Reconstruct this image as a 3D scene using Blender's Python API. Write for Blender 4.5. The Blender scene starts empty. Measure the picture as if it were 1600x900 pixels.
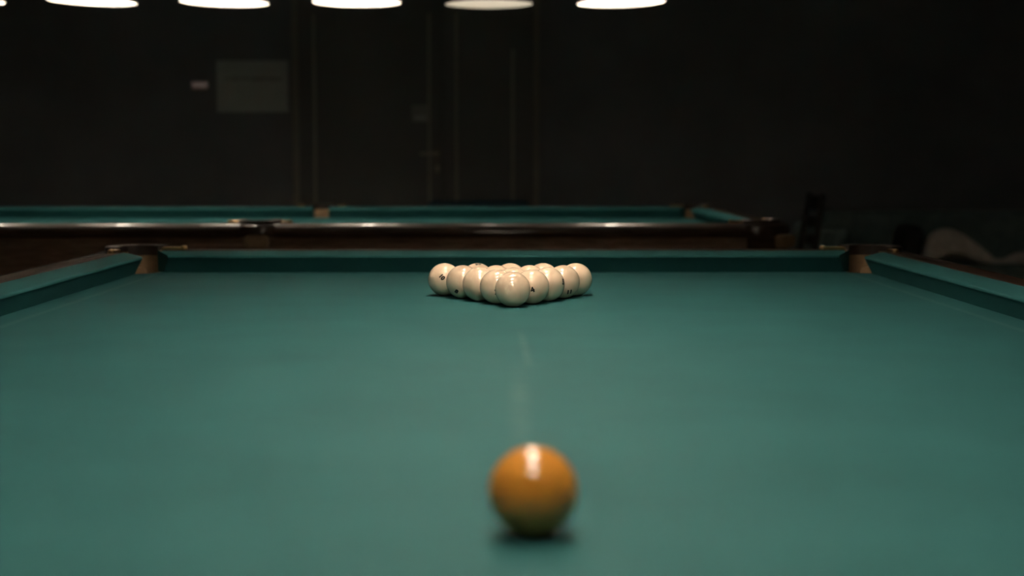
import bpy, bmesh, math, random
from mathutils import Vector, Matrix
random.seed(7)
R = math.radians
SC = bpy.context.scene
COL = SC.collection

# ------------------------------------------------------------------ helpers
def mesh_obj(name, bm, mat, parent=None, smooth=True, angle=35):
    bmesh.ops.recalc_face_normals(bm, faces=bm.faces)
    me = bpy.data.meshes.new(name)
    bm.to_mesh(me); bm.free()
    if smooth:
        me.polygons.foreach_set('use_smooth', [True] * len(me.polygons))
        me.set_sharp_from_angle(angle=R(angle))
    mats = mat if isinstance(mat, (list, tuple)) else [mat]
    for m in mats: me.materials.append(m)
    o = bpy.data.objects.new(name, me); COL.objects.link(o)
    o.parent = parent
    return o

def thing(name, label, cat, loc=(0, 0, 0), rz=0, group=None):
    o = bpy.data.objects.new(name, None); COL.objects.link(o)
    o.location = loc; o.rotation_euler = (0, 0, rz); o.empty_display_size = .1
    o['label'] = label; o['category'] = cat
    if group: o['group'] = group
    return o

def tag(o, label, cat, group=None):
    o['label'] = label; o['category'] = cat
    if group: o['group'] = group
    return o

def struct(o):
    o['kind'] = 'structure'; return o

def copy_tree(o, parent=None):
    c = o.copy(); COL.objects.link(c)
    if parent is not None: c.parent = parent
    for ch in list(o.children): copy_tree(ch, c)
    return c

def box(bm, x0, x1, y0, y1, z0, z1, bev=0.0, seg=2):
    r = bmesh.ops.create_cube(bm, size=1.0)
    vs = r['verts']
    for v in vs:
        v.co = Vector(((x0 + x1) / 2 + v.co.x * (x1 - x0), (y0 + y1) / 2 + v.co.y * (y1 - y0), (z0 + z1) / 2 + v.co.z * (z1 - z0)))
    if bev > 0:
        es = list({e for v in vs for e in v.link_edges})
        bmesh.ops.bevel(bm, geom=es, offset=bev, segments=seg, profile=.5, affect='EDGES')
    return vs

def lathe(bm, prof, n=32, cx=0, cy=0, closed=False):
    rings = []
    for r, z in prof:
        if r < 1e-6:
            rings.append([bm.verts.new((cx, cy, z))])
        else:
            rings.append([bm.verts.new((cx + r * math.cos(2 * math.pi * k / n), cy + r * math.sin(2 * math.pi * k / n), z)) for k in range(n)])
    pairs = list(zip(rings[:-1], rings[1:]))
    if closed: pairs.append((rings[-1], rings[0]))
    for a, b in pairs:
        for k in range(n):
            k2 = (k + 1) % n
            if len(a) == 1 and len(b) == 1: continue
            if len(a) == 1: bm.faces.new((a[0], b[k], b[k2]))
            elif len(b) == 1: bm.faces.new((a[k], a[k2], b[0]))
            else: bm.faces.new((a[k], a[k2], b[k2], b[k]))

def loft(bm, sections, closed_sec=True, caps=True):
    rows = [[bm.verts.new(p) for p in s] for s in sections]
    n = len(rows[0])
    for a, b in zip(rows[:-1], rows[1:]):
        for k in range(n if closed_sec else n - 1):
            k2 = (k + 1) % n
            bm.faces.new((a[k], a[k2], b[k2], b[k]))
    if caps:
        bm.faces.new(rows[0]); bm.faces.new(rows[-1])
    return rows

def tube(bm, pts, r, n=10):
    pts = [Vector(p) for p in pts]
    secs = []
    for i, p in enumerate(pts):
        d = (pts[min(i + 1, len(pts) - 1)] - pts[max(i - 1, 0)]).normalized()
        up = Vector((0, 0, 1)) if abs(d.z) < .9 else Vector((1, 0, 0))
        a = d.cross(up).normalized(); b = d.cross(a).normalized()
        rr = r[i] if isinstance(r, (list, tuple)) else r
        secs.append([p + a * rr * math.cos(2 * math.pi * k / n) + b * rr * math.sin(2 * math.pi * k / n) for k in range(n)])
    loft(bm, secs)

def arc_block(bm, c, o_ang, half, prof, n=28, z=0.0):
    """sweep closed profile [(radius, z)] around c, from o_ang-half to o_ang+half"""
    secs = []
    for k in range(n + 1):
        a = o_ang - half + 2 * half * k / n
        secs.append([Vector((c[0] + r * math.cos(a), c[1] + r * math.sin(a), z + zz)) for r, zz in prof])
    loft(bm, secs)

# ------------------------------------------------------------------ materials
def new_mat(name):
    m = bpy.data.materials.new(name); m.use_nodes = True
    nt = m.node_tree
    return m, nt, nt.nodes['Principled BSDF']

def simple(name, col, rough=.5, metal=0, spec=.5, coat=0, coat_r=.05, noise=None, bump=None, scale=(1, 1, 1)):
    m, nt, b = new_mat(name)
    b.inputs['Base Color'].default_value = (*col, 1)
    b.inputs['Roughness'].default_value = rough
    b.inputs['Metallic'].default_value = metal
    b.inputs['Specular IOR Level'].default_value = spec
    b.inputs['Coat Weight'].default_value = coat
    b.inputs['Coat Roughness'].default_value = coat_r
    if noise or bump:
        tc = nt.nodes.new('ShaderNodeTexCoord')
        mp = nt.nodes.new('ShaderNodeMapping'); mp.inputs['Scale'].default_value = scale
        nt.links.new(tc.outputs['Object'], mp.inputs['Vector'])
    if noise:
        ns, amt = noise
        nz = nt.nodes.new('ShaderNodeTexNoise'); nz.inputs['Scale'].default_value = ns; nz.inputs['Detail'].default_value = 6
        nt.links.new(mp.outputs['Vector'], nz.inputs['Vector'])
        rp = nt.nodes.new('ShaderNodeValToRGB')
        rp.color_ramp.elements[0].position = .3; rp.color_ramp.elements[1].position = .7
        rp.color_ramp.elements[0].color = (*[c * (1 - amt) for c in col], 1)
        rp.color_ramp.elements[1].color = (*[min(1, c * (1 + amt)) for c in col], 1)
        nt.links.new(nz.outputs['Fac'], rp.inputs['Fac'])
        nt.links.new(rp.outputs['Color'], b.inputs['Base Color'])
    if bump:
        bs, st, dist = bump
        nb = nt.nodes.new('ShaderNodeTexNoise'); nb.inputs['Scale'].default_value = bs; nb.inputs['Detail'].default_value = 4
        nt.links.new(mp.outputs['Vector'], nb.inputs['Vector'])
        bp = nt.nodes.new('ShaderNodeBump'); bp.inputs['Strength'].default_value = st; bp.inputs['Distance'].default_value = dist
        nt.links.new(nb.outputs['Fac'], bp.inputs['Height'])
        nt.links.new(bp.outputs['Normal'], b.inputs['Normal'])
    return m

CLOTH = (.0238, .108, .113)
TW, TL = 1.775 / 2, 3.55 / 2            # half size of the playing field, nose to nose

def math_node(nt, op, a, b=None, c=None, clamp=False):
    n = nt.nodes.new('ShaderNodeMath'); n.operation = op; n.use_clamp = clamp
    for i, v in enumerate((a, b, c)):
        if v is None: continue
        if isinstance(v, (int, float)): n.inputs[i].default_value = v
        else: nt.links.new(v, n.inputs[i])
    return n.outputs[0]

def smooth(nt, v, lo, hi, inv=False):
    n = nt.nodes.new('ShaderNodeMapRange'); n.interpolation_type = 'SMOOTHSTEP'
    nt.links.new(v, n.inputs['Value'])
    n.inputs['From Min'].default_value = lo; n.inputs['From Max'].default_value = hi
    n.inputs['To Min'].default_value = 1 if inv else 0; n.inputs['To Max'].default_value = 0 if inv else 1
    return n.outputs[0]

def cloth_mat(name, wear=False, chalk=()):
    m, nt, b = new_mat(name)
    b.inputs['Roughness'].default_value = .68
    b.inputs['Specular IOR Level'].default_value = .10
    b.inputs['Sheen Weight'].default_value = .0
    b.inputs['Sheen Roughness'].default_value = .5
    b.inputs['Sheen Tint'].default_value = (.75, .95, .88, 1)
    tc = nt.nodes.new('ShaderNodeTexCoord')
    nz = nt.nodes.new('ShaderNodeTexNoise'); nz.inputs['Scale'].default_value = 420; nz.inputs['Detail'].default_value = 3
    nt.links.new(tc.outputs['Object'], nz.inputs['Vector'])
    n2 = nt.nodes.new('ShaderNodeTexNoise'); n2.inputs['Scale'].default_value = 5; n2.inputs['Detail'].default_value = 5
    nt.links.new(tc.outputs['Object'], n2.inputs['Vector'])
    f = math_node(nt, 'ADD', math_node(nt, 'MULTIPLY', nz.outputs['Fac'], .40), math_node(nt, 'MULTIPLY', n2.outputs['Fac'], .35))
    f = math_node(nt, 'ADD', f, .62)
    mx = nt.nodes.new('ShaderNodeVectorMath'); mx.operation = 'SCALE'
    mx.inputs[0].default_value = CLOTH
    nt.links.new(f, mx.inputs['Scale'])
    col = mx.outputs[0]
    if wear:
        sep = nt.nodes.new('ShaderNodeSeparateXYZ'); nt.links.new(tc.outputs['Object'], sep.inputs[0])
        X, Y = sep.outputs[0], sep.outputs[1]
        dx = math_node(nt, 'SUBTRACT', TW, math_node(nt, 'ABSOLUTE', X))
        dy = math_node(nt, 'SUBTRACT', TL, math_node(nt, 'ABSOLUTE', Y))
        d = math_node(nt, 'MINIMUM', dx, dy)              # distance in from the nearest cushion nose
        line = math_node(nt, 'MULTIPLY', smooth(nt, d, .020, .030), smooth(nt, d, .034, .044, True))
        fac = math_node(nt, 'MULTIPLY', line, .05)
        # chalk traces: soft segments
        for (x0, y0, x1, y1, w, s) in chalk:
            L = math.hypot(x1 - x0, y1 - y0); ux, uy = (x1 - x0) / L, (y1 - y0) / L
            rx = math_node(nt, 'SUBTRACT', X, x0); ry = math_node(nt, 'SUBTRACT', Y, y0)
            al = math_node(nt, 'ADD', math_node(nt, 'MULTIPLY', rx, ux), math_node(nt, 'MULTIPLY', ry, uy))
            pe = math_node(nt, 'ABSOLUTE', math_node(nt, 'SUBTRACT', math_node(nt, 'MULTIPLY', rx, uy), math_node(nt, 'MULTIPLY', ry, ux)))
            g = math_node(nt, 'MULTIPLY', smooth(nt, pe, 0, w, True),
                          math_node(nt, 'MULTIPLY', smooth(nt, al, 0, L * .3), smooth(nt, al, L * .7, L, True)))
            n3 = nt.nodes.new('ShaderNodeTexNoise'); n3.inputs['Scale'].default_value = 30
            nt.links.new(tc.outputs['Object'], n3.inputs['Vector'])
            g = math_node(nt, 'MULTIPLY', g, math_node(nt, 'MULTIPLY', n3.outputs['Fac'], 2 * s))
            fac = math_node(nt, 'ADD', fac, g)
        mix = nt.nodes.new('ShaderNodeMix'); mix.data_type = 'RGBA'
        nt.links.new(fac, mix.inputs['Factor']); nt.links.new(col, mix.inputs['A'])
        mix.inputs['B'].default_value = (.42, .50, .46, 1)
        col = mix.outputs['Result']
    nt.links.new(col, b.inputs['Base Color'])
    bp = nt.nodes.new('ShaderNodeBump'); bp.inputs['Strength'].default_value = .25; bp.inputs['Distance'].default_value = .0006
    nt.links.new(nz.outputs['Fac'], bp.inputs['Height']); nt.links.new(bp.outputs['Normal'], b.inputs['Normal'])
    return m

M = {}
M['cloth'] = cloth_mat('green_cloth')
M['bed'] = cloth_mat('green_bed_cloth', True, [(.0225, .53, .0315, -.01, .011, .05), (.0145, -.03, .010, -.56, .020, .035), (.018, .20, .013, -.30, .02, .015)])
M['bed_plain'] = cloth_mat('green_bed_cloth_worn_edge', True)
M['wood'] = simple('dark_lacquered_wood', (.048, .026, .017), .42, spec=.10, coat=.55, coat_r=.025, noise=(6, .35), scale=(14, 2, 14))
M['apron'] = simple('dark_brown_wood', (.16, .098, .068), .55, spec=.3, noise=(6, .3), scale=(14, 2, 14))
M['iron'] = simple('dark_bronze_metal', (.10, .075, .065), .38, metal=.8)
M['brass'] = simple('brass', (.62, .40, .20), .30, metal=1)
M['leather'] = simple('tan_leather', (.25, .165, .092), .6, noise=(40, .2), bump=(160, .3, .001))
M['ball'] = simple('cream_ball', (.88, .67, .50), .06, spec=.85, noise=(30, .04))
M['yellow'] = simple('amber_yellow_ball', (.55, .23, .034), .06, spec=.75)
M['ink'] = simple('black_number_ink', (.012, .010, .008), .4)
M['wall'] = simple('dark_grey_paint', (.285, .305, .335), .85, noise=(3, .08), bump=(60, .1, .002))
M['ceil'] = simple('pale_ceiling_paint', (.85, .80, .74), .9, noise=(3, .08))  # unseen ceiling, made pale to bounce lamp light into the room
M['floor'] = simple('pale_laminate_floor', (.42, .33, .26), .55, noise=(5, .25), scale=(8, 1, 1))  # unseen floor, lightened for a warm bounce off the lamps
M['door'] = simple('dark_door_paint', (.25, .26, .26), .6, noise=(3, .06))
M['mould'] = simple('grey_moulding', (.55, .53, .48), .5)
M['trim'] = simple('grey_post_paint', (.42, .40, .36), .6)
M['steel'] = simple('satin_metal', (.70, .68, .58), .45, metal=.2)
M['plate'] = simple('dull_handle_plate', (.30, .28, .24), .5)
M['paper'] = simple('poster_paper', (.72, .78, .76), .8, noise=(6, .06))
M['print'] = simple('faded_print', (.46, .49, .47), .8)
M['beige'] = simple('beige_plastic', (.80, .62, .54), .5)
M['lit'] = simple('glow_panel', (.5, .4, .36), .5)
_b = M['lit'].node_tree.nodes['Principled BSDF']; _b.inputs['Emission Color'].default_value = (1, .74, .64, 1); _b.inputs['Emission Strength'].default_value = .055  # front of the wall box, given a weak glow of its own
M['shade'] = simple('black_shade_enamel', (.012, .013, .012), .4)
M['lining'] = simple('white_shade_enamel', (.88, .86, .82), .5)
M['black'] = simple('black_plastic', (.02, .02, .02), .5)
M['sofa'] = simple('dark_teal_upholstery', (.20, .28, .28), .9, noise=(12, .2), bump=(150, .3, .002))
M['blue'] = simple('dark_blue_upholstery', (.07, .15, .22), .9, noise=(12, .15), bump=(150, .3, .002))
M['cushion'] = simple('black_cushion_fabric', (.03, .032, .034), .9, bump=(150, .3, .002))
M['blanket'] = simple('grey_blanket_wool', (.86, .80, .76), .95, noise=(15, .15), bump=(90, .5, .004))
M['chairwood'] = simple('black_stained_wood', (.012, .010, .009), .5, noise=(10, .2), scale=(2, 2, 12))

def bulb_mat(name, strength):
    m, nt, b = new_mat(name)
    b.inputs['Base Color'].default_value = (.9, .9, .88, 1)
    b.inputs['Emission Color'].default_value = (1, .86, .70, 1)
    b.inputs['Emission Strength'].default_value = strength
    return m
BULB = 178
M['bulb'] = bulb_mat('lit_bulb_glass', BULB)
M['bulb_dim'] = bulb_mat('lit_bulb_glass_dimmer', BULB * .12)

# ------------------------------------------------------------------ billiard table
BZ = .80
RO = .155                               # outer face of the wooden rail, out from the nose
def side_xy(side, u, a):
    return {'E': (TW + u, a), 'W': (-TW - u, a), 'N': (a, TL + u), 'S': (a, -TL - u)}[side]

def rail_prism(side, prof, f0, f1):
    bm = bmesh.new()
    secs = []
    for f in (f0, f1):
        secs.append([Vector((*side_xy(side, u, f(u)), BZ + z)) for u, z in prof])
    loft(bm, secs)
    return bm

def nose_profile():
    p = [(.024, .0), (.016, .014), (.007, .028), (.0022, .0365)]
    cx, cz, r = .0052, .0392, .0052
    for a in range(200, 80, -20):
        p.append((cx + r * math.cos(R(a)), cz + r * math.sin(R(a))))
    p += [(.03, .0490), (.050, .0526), (.054, .0522), (.054, .0)]
    return p

def wood_profile():
    p = [(.054, .004), (.054, .0515), (.0565, .0535), (.08, .0545)]
    cx, cz, r = .098, .0545 - .080, .080
    for a in range(90, 53, -3):
        p.append((cx + r * math.cos(R(a)), cz + r * math.sin(R(a))))
    p += [(.1495, .0348), (.1525, .0315), (.1545, .027), (.155, .022), (.155, .014), (.150, .010), (.150, .004)]
    return p

def make_table(label, bedmat):
    t = thing('billiard_table', label, 'billiard table')
    # bed with pocket cut-outs
    B = .056
    pts = []
    def arc(c, r, a0, a1, n=14):
        for k in range(n + 1):
            a = R(a0 + (a1 - a0) * k / n)
            pts.append((c[0] + r * math.cos(a), c[1] + r * math.sin(a)))
    ang = math.degrees(math.acos(.026 / .056))
    arc((TW + .03, TL + .03), .056, 180 + (90 - ang) * -1 , 270 + (90 - ang), 14)      # NE (from N edge to E edge)
    sa = math.degrees(math.acos(.006 / .05))
    arc((TW + .05, 0), .05, sa, 360 - sa, 20)                                            # E side pocket
    arc((TW + .03, -TL - .03), .056, 90 - (90 - ang), 180 + (90 - ang), 14)             # SE
    arc((-TW - .03, -TL - .03), .056, -(90 - ang), 90 + (90 - ang), 14)                 # SW
    arc((-TW - .05, 0), .05, 180 + sa, 540 - sa, 20)                                     # W side pocket
    arc((-TW - .03, TL + .03), .056, -90 - (90 - ang), (90 - ang), 14)                  # NW
    bm = bmesh.new()
    top = [bm.verts.new((x, y, BZ)) for x, y in pts]
    bot = [bm.verts.new((x, y, BZ - .045)) for x, y in pts]
    n = len(pts)
    ftop = bm.faces.new(top); bm.faces.new(bot)
    for k in range(n):
        bm.faces.new((top[k], top[(k + 1) % n], bot[(k + 1) % n], bot[k]))
    bmesh.ops.triangulate(bm, faces=[ftop])
    mesh_obj('bed', bm, bedmat, t)
    # cushions
    NP, WP = nose_profile(), wood_profile()
    ce = lambda half: (lambda u: half - .051 + .69 * min(u, .054))
    se = lambda u: .041 - .10 * min(u, .054)
    neg = lambda f: (lambda u: -f(u))
    for s in 'NS':
        mesh_obj('cushion', rail_prism(s, NP, neg(ce(TW)), ce(TW)), M['cloth'], t)
        mesh_obj('wooden_rail', rail_prism(s, WP, lambda u: -(TW - .035), lambda u: TW - .035), M['wood'], t)
    for s in 'EW':
        for q in (1, -1):
            f0, f1 = se, ce(TL)
            if q < 0: f0, f1 = neg(ce(TL)), neg(se)
            mesh_obj('cushion', rail_prism(s, NP, f0, f1), M['cloth'], t)
            g0, g1 = (lambda u: .062), (lambda u: TL - .035)
            if q < 0: g0, g1 = (lambda u: -(TL - .035)), (lambda u: -.062)
            mesh_obj('wooden_rail', rail_prism(s, WP, g0, g1), M['wood'], t)
    # apron boards with a moulded lower panel
    AP = [(.108, .004), (.143, .004), (.143, -.010), (.138, -.015), (.147, -.024), (.147, -.135), (.142, -.142), (.135, -.142), (.108, -.142)]
    for s in 'NS':
        mesh_obj('apron_board', rail_prism(s, AP, lambda u: -(TW - .03), lambda u: TW - .03), M['apron'], t)
    for s in 'EW':
        mesh_obj('apron_board', rail_prism(s, AP, lambda u: -(TL - .03), lambda u: TL - .03), M['apron'], t)
    # pockets
    corner = [((sx * (TW + .03), sy * (TL + .03)), math.atan2(sy, sx), True) for sx in (1, -1) for sy in (1, -1)]
    sides = [((sx * (TW + .05), 0), 0 if sx > 0 else math.pi, False) for sx in (1, -1)]
    for c, oa, is_c in corner + sides:
        half = R(122 if is_c else 92)
        rin, rout = .054, (.112 if is_c else .105)
        bm = bmesh.new()
        arc_block(bm, c, oa, R(112 if is_c else 90), [(rin + .004, .006), (rin + .004, .0525), (rout - .02, .0525), (rout - .006, .047), (rout, .034), (rout, .006)], z=BZ)
        pk = mesh_obj('pocket', bm, M['wood'], t)
        if is_c:
            bm = bmesh.new()
            arc_block(bm, c, oa, R(108), [(.080, .004), (.110, .004), (.110, -.135), (.105, -.142), (.080, -.142)], z=BZ)
            mesh_obj('corner_post', bm, M['wood'], pk)
        bm = bmesh.new()
        arc_block(bm, c, oa, half, [(rin, -.040), (rin, .0545), (rin + .005, .0545), (rin + .005, -.040)], z=BZ)
        mesh_obj('pocket_liner', bm, M['leather'], pk)
        # flat metal yoke round the pocket
        bm = bmesh.new()
        yi, yo = rin + .003, rin + .027
        arc_block(bm, c, oa, R(104 if is_c else 88), [(yi - .005, .040), (yi - .006, .0635), (yi - .003, .0660), (yo - .003, .0660), (yo, .0635), (yo, .0547), (yi + .004, .0547), (yi - .0035, .040)], z=BZ)
        mesh_obj('pocket_yoke', bm, M['iron'], pk)
        # brass straps along the rails, each ending in a round boss
        o = Vector((math.cos(oa), math.sin(oa)))
        for q in (1, -1):
            if is_c:
                d = Vector((-math.copysign(1, c[0]), 0)) if q > 0 else Vector((0, -math.copysign(1, c[1])))
                out = Vector((0, math.copysign(1, c[1]))) if q > 0 else Vector((math.copysign(1, c[0]), 0))
                st = Vector(c) + d * .045 + out * .040; ln = .062
            else:
                d = Vector((0, q)); out = o
                st = Vector(c) + d * .050 + out * .020; ln = .058
            bm = bmesh.new()
            w = .009
            sec = []
            for tt in (0, .3, .7, 1):
                p = st + d * ln * tt
                ww = w * (1 - .25 * tt)
                sec.append([Vector((*(p - out * ww), BZ + .0545)), Vector((*(p - out * ww), BZ + .0600)), Vector((*(p - out * ww * .6), BZ + .0622)),
                            Vector((*(p + out * ww * .6), BZ + .0622)), Vector((*(p + out * ww), BZ + .0600)), Vector((*(p + out * ww), BZ + .0545))])
            loft(bm, sec)
            e = st + d * ln
            lathe(bm, [(0, BZ + .0545), (.009, BZ + .0545), (.009, BZ + .0605), (.0065, BZ + .0640), (0, BZ + .0652)], 16, e.x, e.y)
            mesh_obj('brass_strap', bm, M['brass'], pk)
        # leather ball basket showing below the rail
        bm = bmesh.new()
        tn = Vector((-o.y, o.x))
        reach = (.135 if is_c else .118)
        secs = []
        for dep, hw, z0, z1 in ((.02, .036, -.034, .010), (reach - .030, .043, -.036, .014), (reach - .010, .043, -.034, .014), (reach - .002, .041, -.031, .012), (reach, .037, -.027, .008)):
            ring = []
            cc = Vector(c) + o * dep
            for k in range(20):
                a = 2 * math.pi * k / 20
                ca, sa_ = math.cos(a), math.sin(a)
                sx = math.copysign(abs(ca) ** .4, ca) * hw
                sz = math.copysign(abs(sa_) ** .4, sa_) * (z1 - z0) / 2 + (z0 + z1) / 2
                p = cc + tn * sx
                ring.append(Vector((p.x, p.y, BZ + sz)))
            secs.append(ring)
        loft(bm, secs)
        mesh_obj('ball_basket', bm, M['leather'], pk)
    # under-frame and six turned legs
    bm = bmesh.new(); box(bm, -TW + .02, TW - .02, -TL + .02, TL - .02, BZ - .17, BZ - .05, .006)
    mesh_obj('under_frame', bm, M['apron'], t)
    lp = [(0, 0), (.055, 0), (.062, .01), (.062, .05), (.045, .07), (.050, .10), (.066, .20), (.072, .34), (.060, .44), (.048, .47), (.075, .50), (.080, .52), (.080, .66), (0, .66)]
    for sx in (1, -1):
        for y in (-TL + .15, 0, TL - .15):
            bm = bmesh.new(); lathe(bm, lp, 28, sx * (TW - .10), y)
            mesh_obj('leg', bm, M['apron'], t)
    return t

TY = 2.015
near = make_table('billiard table with green cloth holding the racked balls in the foreground', M['bed'])
near.location = (0, TY, 0)
far = copy_tree(near)
far.location = (-.875, 6.45, 0); far.rotation_euler.z = R(90)
far['label'] = 'empty billiard table set crosswise behind the first, glossy dark rail towards the camera'
for o in (near, far): o['group'] = 'billiard tables of the hall'
for ch in far.children:
    if ch.name.startswith('bed'):
        ch.data = ch.data.copy(); ch.data.materials[0] = M['bed_plain']

# ------------------------------------------------------------------ camera
CAM = Vector((-.0096, 0, BZ + .2832))
cd = bpy.data.cameras.new('camera'); cam = bpy.data.objects.new('camera', cd); COL.objects.link(cam)
cam.location = CAM
cam.rotation_euler = (R(90 - 4.843), 0, R(-.442))
cd.sensor_width = 36; cd.lens = 53.545
cd.clip_start = .02; cd.clip_end = 60
cd.dof.use_dof = True; cd.dof.focus_distance = 2.93; cd.dof.aperture_fstop = 3.15
SC.camera = cam

# ------------------------------------------------------------------ balls
BR = .034
def ball_mesh(name, mat):
    bm = bmesh.new(); bmesh.ops.create_uvsphere(bm, u_segments=72, v_segments=40, radius=BR)
    me = bpy.data.meshes.new(name); bm.to_mesh(me); bm.free()
    me.polygons.foreach_set('use_smooth', [True] * len(me.polygons))
    me.materials.append(mat)
    return me

def number_on(ball, text, dx, dz, rot, h=.0115):
    """printed number; dx, dz = place on the ball's disc as seen from in front, rot = clockwise turn"""
    cu = bpy.data.curves.new('number', 'FONT'); cu.body = text; cu.size = h * 1.4; cu.align_x = 'CENTER'; cu.align_y = 'CENTER'
    cu.offset = h * .10; cu.resolution_u = 4
    tmp = bpy.data.objects.new('number', cu); COL.objects.link(tmp)
    dg = bpy.context.evaluated_depsgraph_get()
    me = bpy.data.meshes.new_from_object(tmp.evaluated_get(dg))
    bpy.data.objects.remove(tmp); bpy.data.curves.remove(cu)
    bm = bmesh.new(); bm.from_mesh(me); bpy.data.meshes.remove(me)
    bmesh.ops.triangulate(bm, faces=bm.faces)
    long_e = [e for e in bm.edges if e.calc_length() > .0015]
    bmesh.ops.subdivide_edges(bm, edges=long_e, cuts=4)
    bmesh.ops.triangulate(bm, faces=bm.faces)
    v = (CAM - ball.location).normalized()
    right = Vector((0, 0, 1)).cross(v).normalized(); up = v.cross(right)
    n = (right * dx + up * dz + v * math.sqrt(max(0, 1 - dx * dx - dz * dz))).normalized()
    tx = up.cross(n).normalized(); ty = n.cross(tx)
    c, s = math.cos(-rot), math.sin(-rot)
    ax, ay = tx * c + ty * s, ty * c - tx * s
    for vt in bm.verts:
        p = n * BR + ax * vt.co.x + ay * vt.co.y
        vt.co = p.normalized() * (BR + .00012)
    return mesh_obj('number', bm, M['ink'], ball, smooth=True)

bmesh_cream = ball_mesh('cream_ball', M['ball'])
row_x = [.0142, .0182, .0170, .0162, .0110]
row_y = [0, .0611, .1209, .1804, .2422]
AY = 2.9105
place = {
 (0, 0): 'cream ball at the tip of the triangle, nearest the yellow ball',
 (1, 0): 'cream ball just behind the tip ball of the triangle, on its left side',
 (1, 1): 'cream ball just behind the tip ball, on its right, small number near the overlap',
 (2, 0): 'cream ball in the middle of the left edge of the triangle, no number showing',
 (2, 1): 'cream ball at the very centre of the triangle, hidden behind the tip ball',
 (2, 2): 'cream ball in the middle of the triangle\'s right edge, number at its right rim',
 (3, 0): 'cream ball next to the left corner ball, dark number low on its front',
 (3, 1): 'cream ball in the fourth row from the tip, left of its two inner balls',
 (3, 2): 'cream ball in the fourth row from the tip, right of its two inner balls',
 (3, 3): 'cream ball next to the right corner ball, dark number low on its front',
 (4, 0): 'cream ball at the left back corner of the triangle, tilted number on its front',
 (4, 1): 'cream ball in the back row with a dark number on its crown',
 (4, 2): 'cream ball at the middle of the back row, straight behind the tip ball',
 (4, 3): 'cream ball in the back row, second from the right corner of the triangle',
 (4, 4): 'plain cream ball at the right back corner of the triangle',
}
balls = {}
for r in range(5):
    for k in range(r + 1):
        b = bpy.data.objects.new('billiard_ball', bmesh_cream); COL.objects.link(b)
        b.location = (row_x[r] + (k - r / 2) * .0681, AY + row_y[r], BZ + BR)
        tag(b, place[(r, k)], 'ball', 'cream balls racked in a triangle')
        balls[(r, k)] = b
bpy.context.view_layer.update()
number_on(balls[(4, 0)], '10', -.17, .14, R(48), .0088)
number_on(balls[(3, 0)], '8', -.38, -.58, R(40), .0092)
number_on(balls[(4, 1)], '2', .05, .93, R(80), .011)
number_on(balls[(1, 1)], '4', .04, -.19, R(-25), .0095)
number_on(balls[(2, 2)], '5', .91, .12, R(10), .011)
number_on(balls[(3, 3)], '11', .38, -.62, R(-10), .0092)
number_on(balls[(1, 0)], '7', -.04, -.33, R(0), .0095)
yb = bpy.data.objects.new('cue_ball', ball_mesh('cue_ball', M['yellow'])); COL.objects.link(yb)
yb.location = (.0150, 1.1292, BZ + BR)
tag(yb, 'amber yellow cue ball alone on the green cloth in front, out of focus', 'ball')

# ------------------------------------------------------------------ pendant lamps
CEIL = 3.05
SPILL = .060                              # open collar added to every shade top, spills light onto the ceiling
RIM = BZ + .934
def make_lamp(label, group):
    t = thing('pendant_lamp', label, 'lamp', (0, 0, RIM), 0, group)
    out = [(.186, 0), (.187, .004), (.184, .012), (.178, .05), (.163, .095), (.132, .145), (.092, .180), (.070, .193), (SPILL + .004, .199)]
    bm = bmesh.new()
    inner = [(SPILL + .001, .1975), (.068, .1905)]
    prof = out + inner + [(.0905, .1772), (.1297, .1425), (.1603, .0935), (.1752, .049), (.1812, .010), (.184, 0)]
    lathe(bm, prof, 64, closed=True)
    mesh_obj('shade', bm, M['shade'], t)
    bm = bmesh.new()
    lathe(bm, [(SPILL + .0012, .1968), (.0675, .1895), (.0895, .1760), (.1287, .1413), (.1594, .0928), (.1743, .0485), (.1803, .0095), (.1832, .0003)], 64)
    mesh_obj('shade_lining', bm, M['lining'], t)
    bm = bmesh.new(); lathe(bm, [(0, .27), (.016, .27), (.019, .26), (.022, .19), (.020, .173), (0, .173)], 24)
    for k in range(3):
        a = 2 * math.pi * k / 3
        tube(bm, [(.015 * math.cos(a), .015 * math.sin(a), .232), (.040 * math.cos(a), .040 * math.sin(a), .222), ((SPILL + .004) * math.cos(a), (SPILL + .004) * math.sin(a), .200)], .0025, 8)
    mesh_obj('socket', bm, M['black'], t)
    bm = bmesh.new()
    lathe(bm, [(0, .115), (.012, .1165), (.022, .122), (.0295, .132), (.032, .144), (.030, .156), (.024, .168), (.016, .178), (.0135, .185), (0, .186)], 32)
    mesh_obj('bulb', bm, M['bulb'], t)
    bm = bmesh.new(); tube(bm, [(0, 0, .266), (0, 0, (CEIL - RIM) * .5), (0, 0, CEIL - RIM - .02)], .004)
    mesh_obj('cord', bm, M['black'], t)
    bm = bmesh.new(); lathe(bm, [(0, CEIL - RIM - .035), (.012, CEIL - RIM - .035), (.045, CEIL - RIM - .012), (.048, CEIL - RIM), (0, CEIL - RIM)], 32)
    mesh_obj('ceiling_rose', bm, M['black'], t)
    return t

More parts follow.
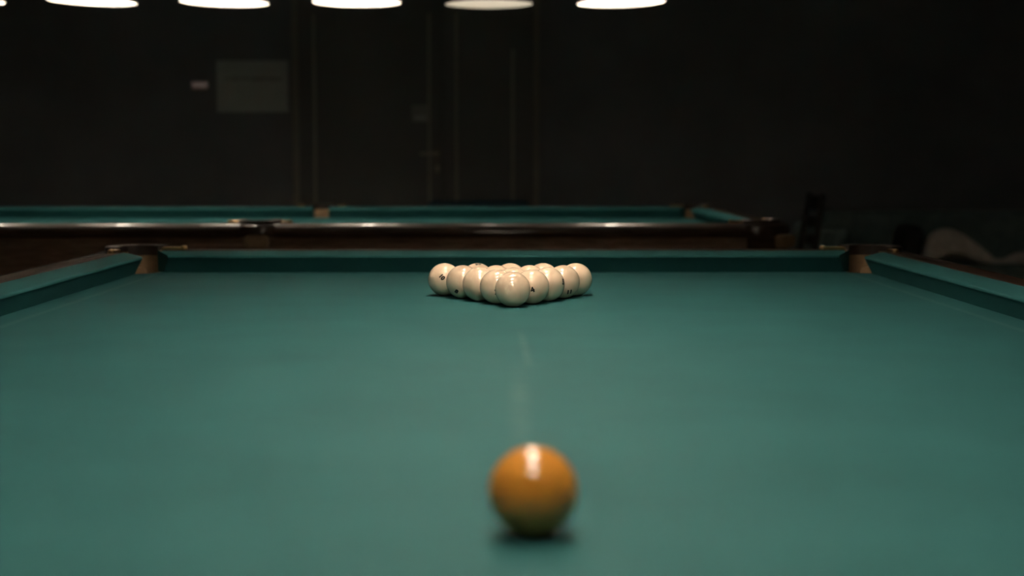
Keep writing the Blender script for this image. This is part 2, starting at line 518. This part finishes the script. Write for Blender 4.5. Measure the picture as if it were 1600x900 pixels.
SP = .553
far_labels = ['glowing pendant lamp over the far table, cut off by the top left corner',
              'glowing pendant lamp over the far table, second from left, tipped to the right',
              'glowing pendant lamp over the far table, third from left, above the notice',
              'glowing pendant lamp over the far table, left of the dimmer one',
              'dimmer pendant lamp over the far table, hanging above the narrow door leaf',
              'glowing pendant lamp over the far table, at the right end of its row']
lamp0 = make_lamp(far_labels[0], 'pendant lamps over the far table')
tilts = [0, 1.9, .9, 0, -.3, -1.6]
for i in range(6):
    l = lamp0 if i == 0 else copy_tree(lamp0)
    l.location = (-.875 - .010 + (i - 2.5) * SP, 6.45, RIM + (.003, .004, 0, 0, -.006, 0)[i])
    l.rotation_euler = (0, R(tilts[i]), 0)
    l['label'] = far_labels[i]
    if i == 4:
        for ch in l.children:
            if ch.name.startswith('bulb'):
                ch.data = ch.data.copy(); ch.data.materials[0] = M['bulb_dim']
order = ['at the far end of its row', 'second from the far end', 'third from the far end',
         'third from the near end', 'second from the near end', 'at the near end of its row']
for i in range(6):
    l = copy_tree(lamp0)
    l.location = (.0, TY - .135 + (2.5 - i) * .525, RIM); l.rotation_euler = (0, 0, 0)
    l['label'] = 'pendant lamp over the near table, ' + order[i]
    l['group'] = 'pendant lamps over the near table'

# ------------------------------------------------------------------ room
WY = 11.0                                # back wall
SW = 2379.8 / WY
def wx(px): return (px - 781.6) / SW + CAM.x
def wz(py): return CAM.z + (248.35 - py) / SW
X0, X1, Y0 = -5.6, 5.0, -3.2
def slab(name, x0, x1, y0, y1, z0, z1, mat):
    bm = bmesh.new(); box(bm, x0, x1, y0, y1, z0, z1)
    return struct(mesh_obj(name, bm, mat, smooth=False))
slab('floor', X0 - .1, X1 + .1, Y0 - .1, WY + .3, -.1, 0, M['floor'])
slab('ceiling', X0 - .1, X1 + .1, Y0 - .1, WY + .3, CEIL, CEIL + .1, M['ceil'])
slab('wall_back', X0 - .1, X1 + .1, WY, WY + .15, 0, CEIL, M['wall'])
slab('wall_left', X0 - .1, X0, Y0, WY, 0, CEIL, M['wall'])
slab('wall_right', X1, X1 + .1, Y0, WY, 0, CEIL, M['wall'])
slab('wall_front', X0 - .1, X1 + .1, Y0 - .1, Y0, 0, CEIL, M['wall'])
# posts either side of the doorway, full height
for nm, px, w in (('trim_1', 465, .045), ('trim_2', 838, .040)):
    bm = bmesh.new(); box(bm, wx(px) - w / 2, wx(px) + w / 2, WY - .05, WY + .01, 0, CEIL, .004)
    struct(mesh_obj(nm, bm, M['trim']))
slab('baseboard_back', X0, wx(462), WY - .018, WY + .005, 0, .10, M['door'])
slab('baseboard_right', X1 - .018, X1 + .005, Y0, WY, 0, .10, M['door'])
slab('baseboard_left', X0 - .005, X0 + .018, Y0, WY, 0, .10, M['door'])
# door: a wide leaf with the handle and a narrow fixed leaf
DT = 2.20
def leaf(name, x0, x1, mouldings):
    bm = bmesh.new(); box(bm, x0, x1, WY - .045, WY + .005, .008, DT, .003)
    d = struct(mesh_obj(name, bm, M['door']))
    for px, z0, z1 in mouldings:
        bm = bmesh.new()
        box(bm, wx(px) - .011, wx(px) + .011, WY - .060, WY - .044, z0, z1, .005)
        mesh_obj('moulding', bm, M['mould'], d)
    return d
d1 = leaf('door_1', wx(470), wx(692), [(495, .25, wz(27)), (672, .25, wz(25))])
d2 = leaf('door_2', wx(694), wx(833), [(714, .25, wz(25)), (801, .25, wz(80))])  # right moulding built only as far up as it catches light
bm = bmesh.new(); box(bm, wx(678), wx(689), WY - .053, WY - .044, wz(273), wz(230), .003)
mesh_obj('handle_plate', bm, M['plate'], d1)
bm = bmesh.new()
hx, hz = wx(685), wz(240)
tube(bm, [(hx, WY - .05, hz), (hx, WY - .085, hz), (hx - .006, WY - .098, hz), (hx - .02, WY - .10, hz), (wx(658), WY - .098, hz - .002)], [.011, .011, .012, .012, .010], 12)
mesh_obj('door_handle', bm, M['steel'], d1)
bm = bmesh.new(); lathe(bm, [(0, -.02), (.014, -.02), (.014, .02), (0, .02)], 20)
bmesh.ops.rotate(bm, verts=bm.verts, cent=(0, 0, 0), matrix=Matrix.Rotation(R(90), 3, 'X'))
bmesh.ops.scale(bm, vec=(1.1, 1, 1.8), verts=bm.verts)
bmesh.ops.translate(bm, vec=(wx(684.5), WY - .055, wz(263)), verts=bm.verts)
mesh_obj('lock_cylinder', bm, M['steel'], d1)
# notice on the door, sign on the wall, wall control
bm = bmesh.new(); box(bm, wx(645), wx(671), WY - .050, WY - .0445, wz(191), wz(165), .001)
sg = mesh_obj('door_sign', bm, M['print'], smooth=False)
bm = bmesh.new()
box(bm, wx(649), wx(667), WY - .052, WY - .0498, wz(189), wz(182))
mesh_obj('printed_band', bm, M['paper'], sg, smooth=False)
tag(sg, 'small square grey sign on the dark door above its handle', 'sign')
bm = bmesh.new(); box(bm, wx(343), wx(453), WY - .006, WY + .002, wz(176), wz(97), .001)
po = mesh_obj('notice_board', bm, M['paper'], smooth=False)
tag(po, 'grey landscape notice sheet with faint heading on the dark back wall', 'notice')
bm = bmesh.new()
random.seed(3)
secs = []
x = 356
while x < 442:
    for e in (0, 1):
        hgt = 1.2 if e else random.uniform(2.5, 5.5)
        dn = hgt * random.uniform(.4, 1)
        xx = wx(x)
        secs.append([Vector((xx, WY - .0072, wz(125 + dn))), Vector((xx, WY - .0055, wz(125 + dn))), Vector((xx, WY - .0055, wz(125 - hgt))), Vector((xx, WY - .0072, wz(125 - hgt)))])
        x += random.uniform(2, 5)
loft(bm, secs)
mesh_obj('faint_heading', bm, M['print'], po, smooth=False)
wc = thing('wall_control', 'small pale faintly glowing control box on the dark wall left of the notice', 'wall control', (wx(317.5), WY, wz(135)))
bm = bmesh.new(); box(bm, -.058, .058, -.030, 0, -.030, .030, .008, 3); mesh_obj('housing', bm, M['beige'], wc)
bm = bmesh.new(); box(bm, -.052, .052, -.036, -.026, -.014, .020, .003, 2); mesh_obj('glow_panel', bm, M['lit'], wc)

# ------------------------------------------------------------------ seating in the dark
def cushion_bm(x0, x1, y0, y1, z0, z1, bev=.04):
    bm = bmesh.new(); box(bm, x0, x1, y0, y1, z0, z1, bev, 4); return bm
SY = 9.55                                 # front plane of the sofa
def sx(px, y): return (px - 781.6) / (2379.8 / y) + CAM.x
def sz(py, y): return CAM.z + (248.35 - py) / (2379.8 / y)
xl = sx(1279, SY)
sofa = thing('sofa', 'dark teal sofa against the back wall beyond the right end of the table', 'sofa', (xl + 1.0, SY + .42, 0))
def P(x0, x1, y0, y1, z0, z1, name, bev=.04, mat='sofa'):
    return mesh_obj(name, cushion_bm(x0, x1, y0, y1, z0, z1, bev), M[mat], sofa)
P(-1.0, -.81, -.42, .42, .08, .665, 'armrest'); P(.81, 1.0, -.42, .42, .08, .665, 'armrest')
P(-.81, .81, .18, .44, .10, .735, 'backrest')
P(-.81, .81, -.40, .20, .10, .27, 'seat_base', .02)
P(-.805, .0, -.42, .20, .27, .42, 'seat_cushion'); P(0, .805, -.42, .20, .27, .42, 'seat_cushion')
for a in (-.9, .9):
    for b_ in (-.34, .34):
        bm = bmesh.new(); lathe(bm, [(0, 0), (.018, 0), (.028, .09), (0, .09)], 16, a, b_); mesh_obj('foot', bm, M['chairwood'], sofa)
# throw cushion
bm = bmesh.new()
cx0 = sx(1433, SY)
bmesh.ops.create_uvsphere(bm, u_segments=32, v_segments=20, radius=1)
for v in bm.verts:
    x, y, z = v.co
    f = lambda q: math.copysign(abs(q) ** .55, q)
    v.co = Vector((f(x) * .070, f(y) * .19, f(z) * .125))
bmesh.ops.rotate(bm, verts=bm.verts, cent=(0, 0, 0), matrix=Matrix.Rotation(R(8), 3, 'Y'))
tc_ = mesh_obj('throw_cushion', bm, M['cushion'])
tc_.location = (cx0, SY + .21, .42 + .125)
tag(tc_, 'black throw cushion standing on the sofa left of the grey blanket', 'cushion')
# grey blanket heaped in folds
YB = SY + .02
prof = [(1450, 412, .03), (1456, 384, .12), (1466, 364, .18), (1480, 357, .19), (1492, 358, .15), (1504, 364, .11), (1520, 375, .095), (1538, 389, .09), (1554, 403, .08), (1568, 418, .06), (1580, 412, .06), (1592, 401, .08), (1606, 395, .10), (1625, 394, .10), (1648, 406, .07), (1664, 422, .04)]
bm = bmesh.new()
secs = []
NY = 12
grid_t, grid_b = [], []
for (px, py, th) in prof:
    rt, rb = [], []
    for j in range(NY + 1):
        q = j / NY
        y = YB + .34 * q
        x = sx(px, YB) + .02 * math.sin(q * 5 + px * .05)
        z = max(.425, sz(py, YB)) - .05 * (q - .25) ** 2 * 3 + .012 * math.sin(q * 11 + px * .09)
        z = max(.435, z)
        rt.append(bm.verts.new((x, y, z)))
        rb.append(bm.verts.new((x + (.012 if px < 1475 else -.006), y, max(.4225, z - th))))
    grid_t.append(rt); grid_b.append(rb)
for g, fl in ((grid_t, 0), (grid_b, 1)):
    for i in range(len(g) - 1):
        for j in range(NY):
            bm.faces.new((g[i][j], g[i + 1][j], g[i + 1][j + 1], g[i][j + 1]))
for i in range(len(grid_t) - 1):
    for j in (0, NY):
        bm.faces.new((grid_t[i][j], grid_t[i + 1][j], grid_b[i + 1][j], grid_b[i][j]))
for i in (0, len(grid_t) - 1):
    for j in range(NY):
        bm.faces.new((grid_t[i][j], grid_t[i][j + 1], grid_b[i][j + 1], grid_b[i][j]))
bl = mesh_obj('blanket', bm, M['blanket'], angle=80)
ss = bl.modifiers.new('smooth', 'SUBSURF'); ss.levels = 2; ss.render_levels = 2
tag(bl, 'crumpled grey blanket heaped in folds on the dark sofa at right', 'blanket')
# dark side chair seen in profile
CY = 8.6
ch = thing('side_chair', 'black wooden side chair in profile between the far table and the sofa', 'chair', (sx(1257, CY), CY, 0))
ctop = sz(302, CY)
for y in (-.19, .19):
    bm = bmesh.new(); tube(bm, [(.17, y, 0), (.15, y, .44), (.185, y, .66), (.215, y, ctop)][::1], [.016, .019, .017, .014], 10); 
    for v in bm.verts: v.co.x = v.co.x - .15
    mesh_obj('back_post', bm, M['chairwood'], ch)
    bm = bmesh.new(); tube(bm, [(-.22, y, 0), (-.21, y, .43)], [.014, .019], 10)
    for v in bm.verts: v.co.x = v.co.x + .07
    mesh_obj('front_leg', bm, M['chairwood'], ch)
bm = bmesh.new(); box(bm, -.17, .02, -.21, .21, .425, .47, .012, 3); mesh_obj('seat', bm, M['cushion'], ch)
for z, h_ in ((ctop - .05, .04), (ctop - .16, .03), (ctop - .26, .03)):
    bm = bmesh.new(); box(bm, .035 + (z - .6) * .13 - .008, .035 + (z - .6) * .13 + .008, -.19, .19, z - h_, z + h_, .006, 2)
    mesh_obj('back_slat', bm, M['chairwood'], ch)
# low blue armchair before the door
AYY = 10.25
xa, xb = sx(664, AYY), sx(828, AYY)
ac = thing('armchair', 'low dark blue armchair before the narrow door leaf behind the far table', 'armchair', ((xa + xb) / 2, AYY, 0))
hw = (xb - xa) / 2; zt = sz(315, AYY)
def A(x0, x1, y0, y1, z0, z1, name, bev=.04):
    return mesh_obj(name, cushion_bm(x0, x1, y0, y1, z0, z1, bev), M['blue'], ac)
A(-hw, hw, .20, .42, .10, zt, 'backrest'); A(-hw, -hw + .13, -.36, .22, .10, .60, 'armrest'); A(hw - .13, hw, -.36, .22, .10, .60, 'armrest')
A(-hw + .12, hw - .12, -.38, .22, .10, .42, 'seat')
for a in (-hw + .06, hw - .06):
    for b_ in (-.28, .34):
        bm = bmesh.new(); lathe(bm, [(0, 0), (.016, 0), (.024, .11), (0, .11)], 16, a, b_); mesh_obj('foot', bm, M['chairwood'], ac)

# ------------------------------------------------------------------ world and view
w = bpy.data.worlds.new('world'); SC.world = w; w.use_nodes = True
w.node_tree.nodes['Background'].inputs[0].default_value = (.01, .01, .01, 1)
w.node_tree.nodes['Background'].inputs[1].default_value = .1
SC.view_settings.view_transform = 'Standard'; SC.view_settings.look = 'None'
SC.view_settings.gamma = 1; SC.view_settings.use_curve_mapping = False
SC.view_settings.exposure = 0
SC.cycles.max_bounces = 8; SC.cycles.diffuse_bounces = 8
SC.cycles.sample_clamp_indirect = 60
SC.cycles.use_denoising = True
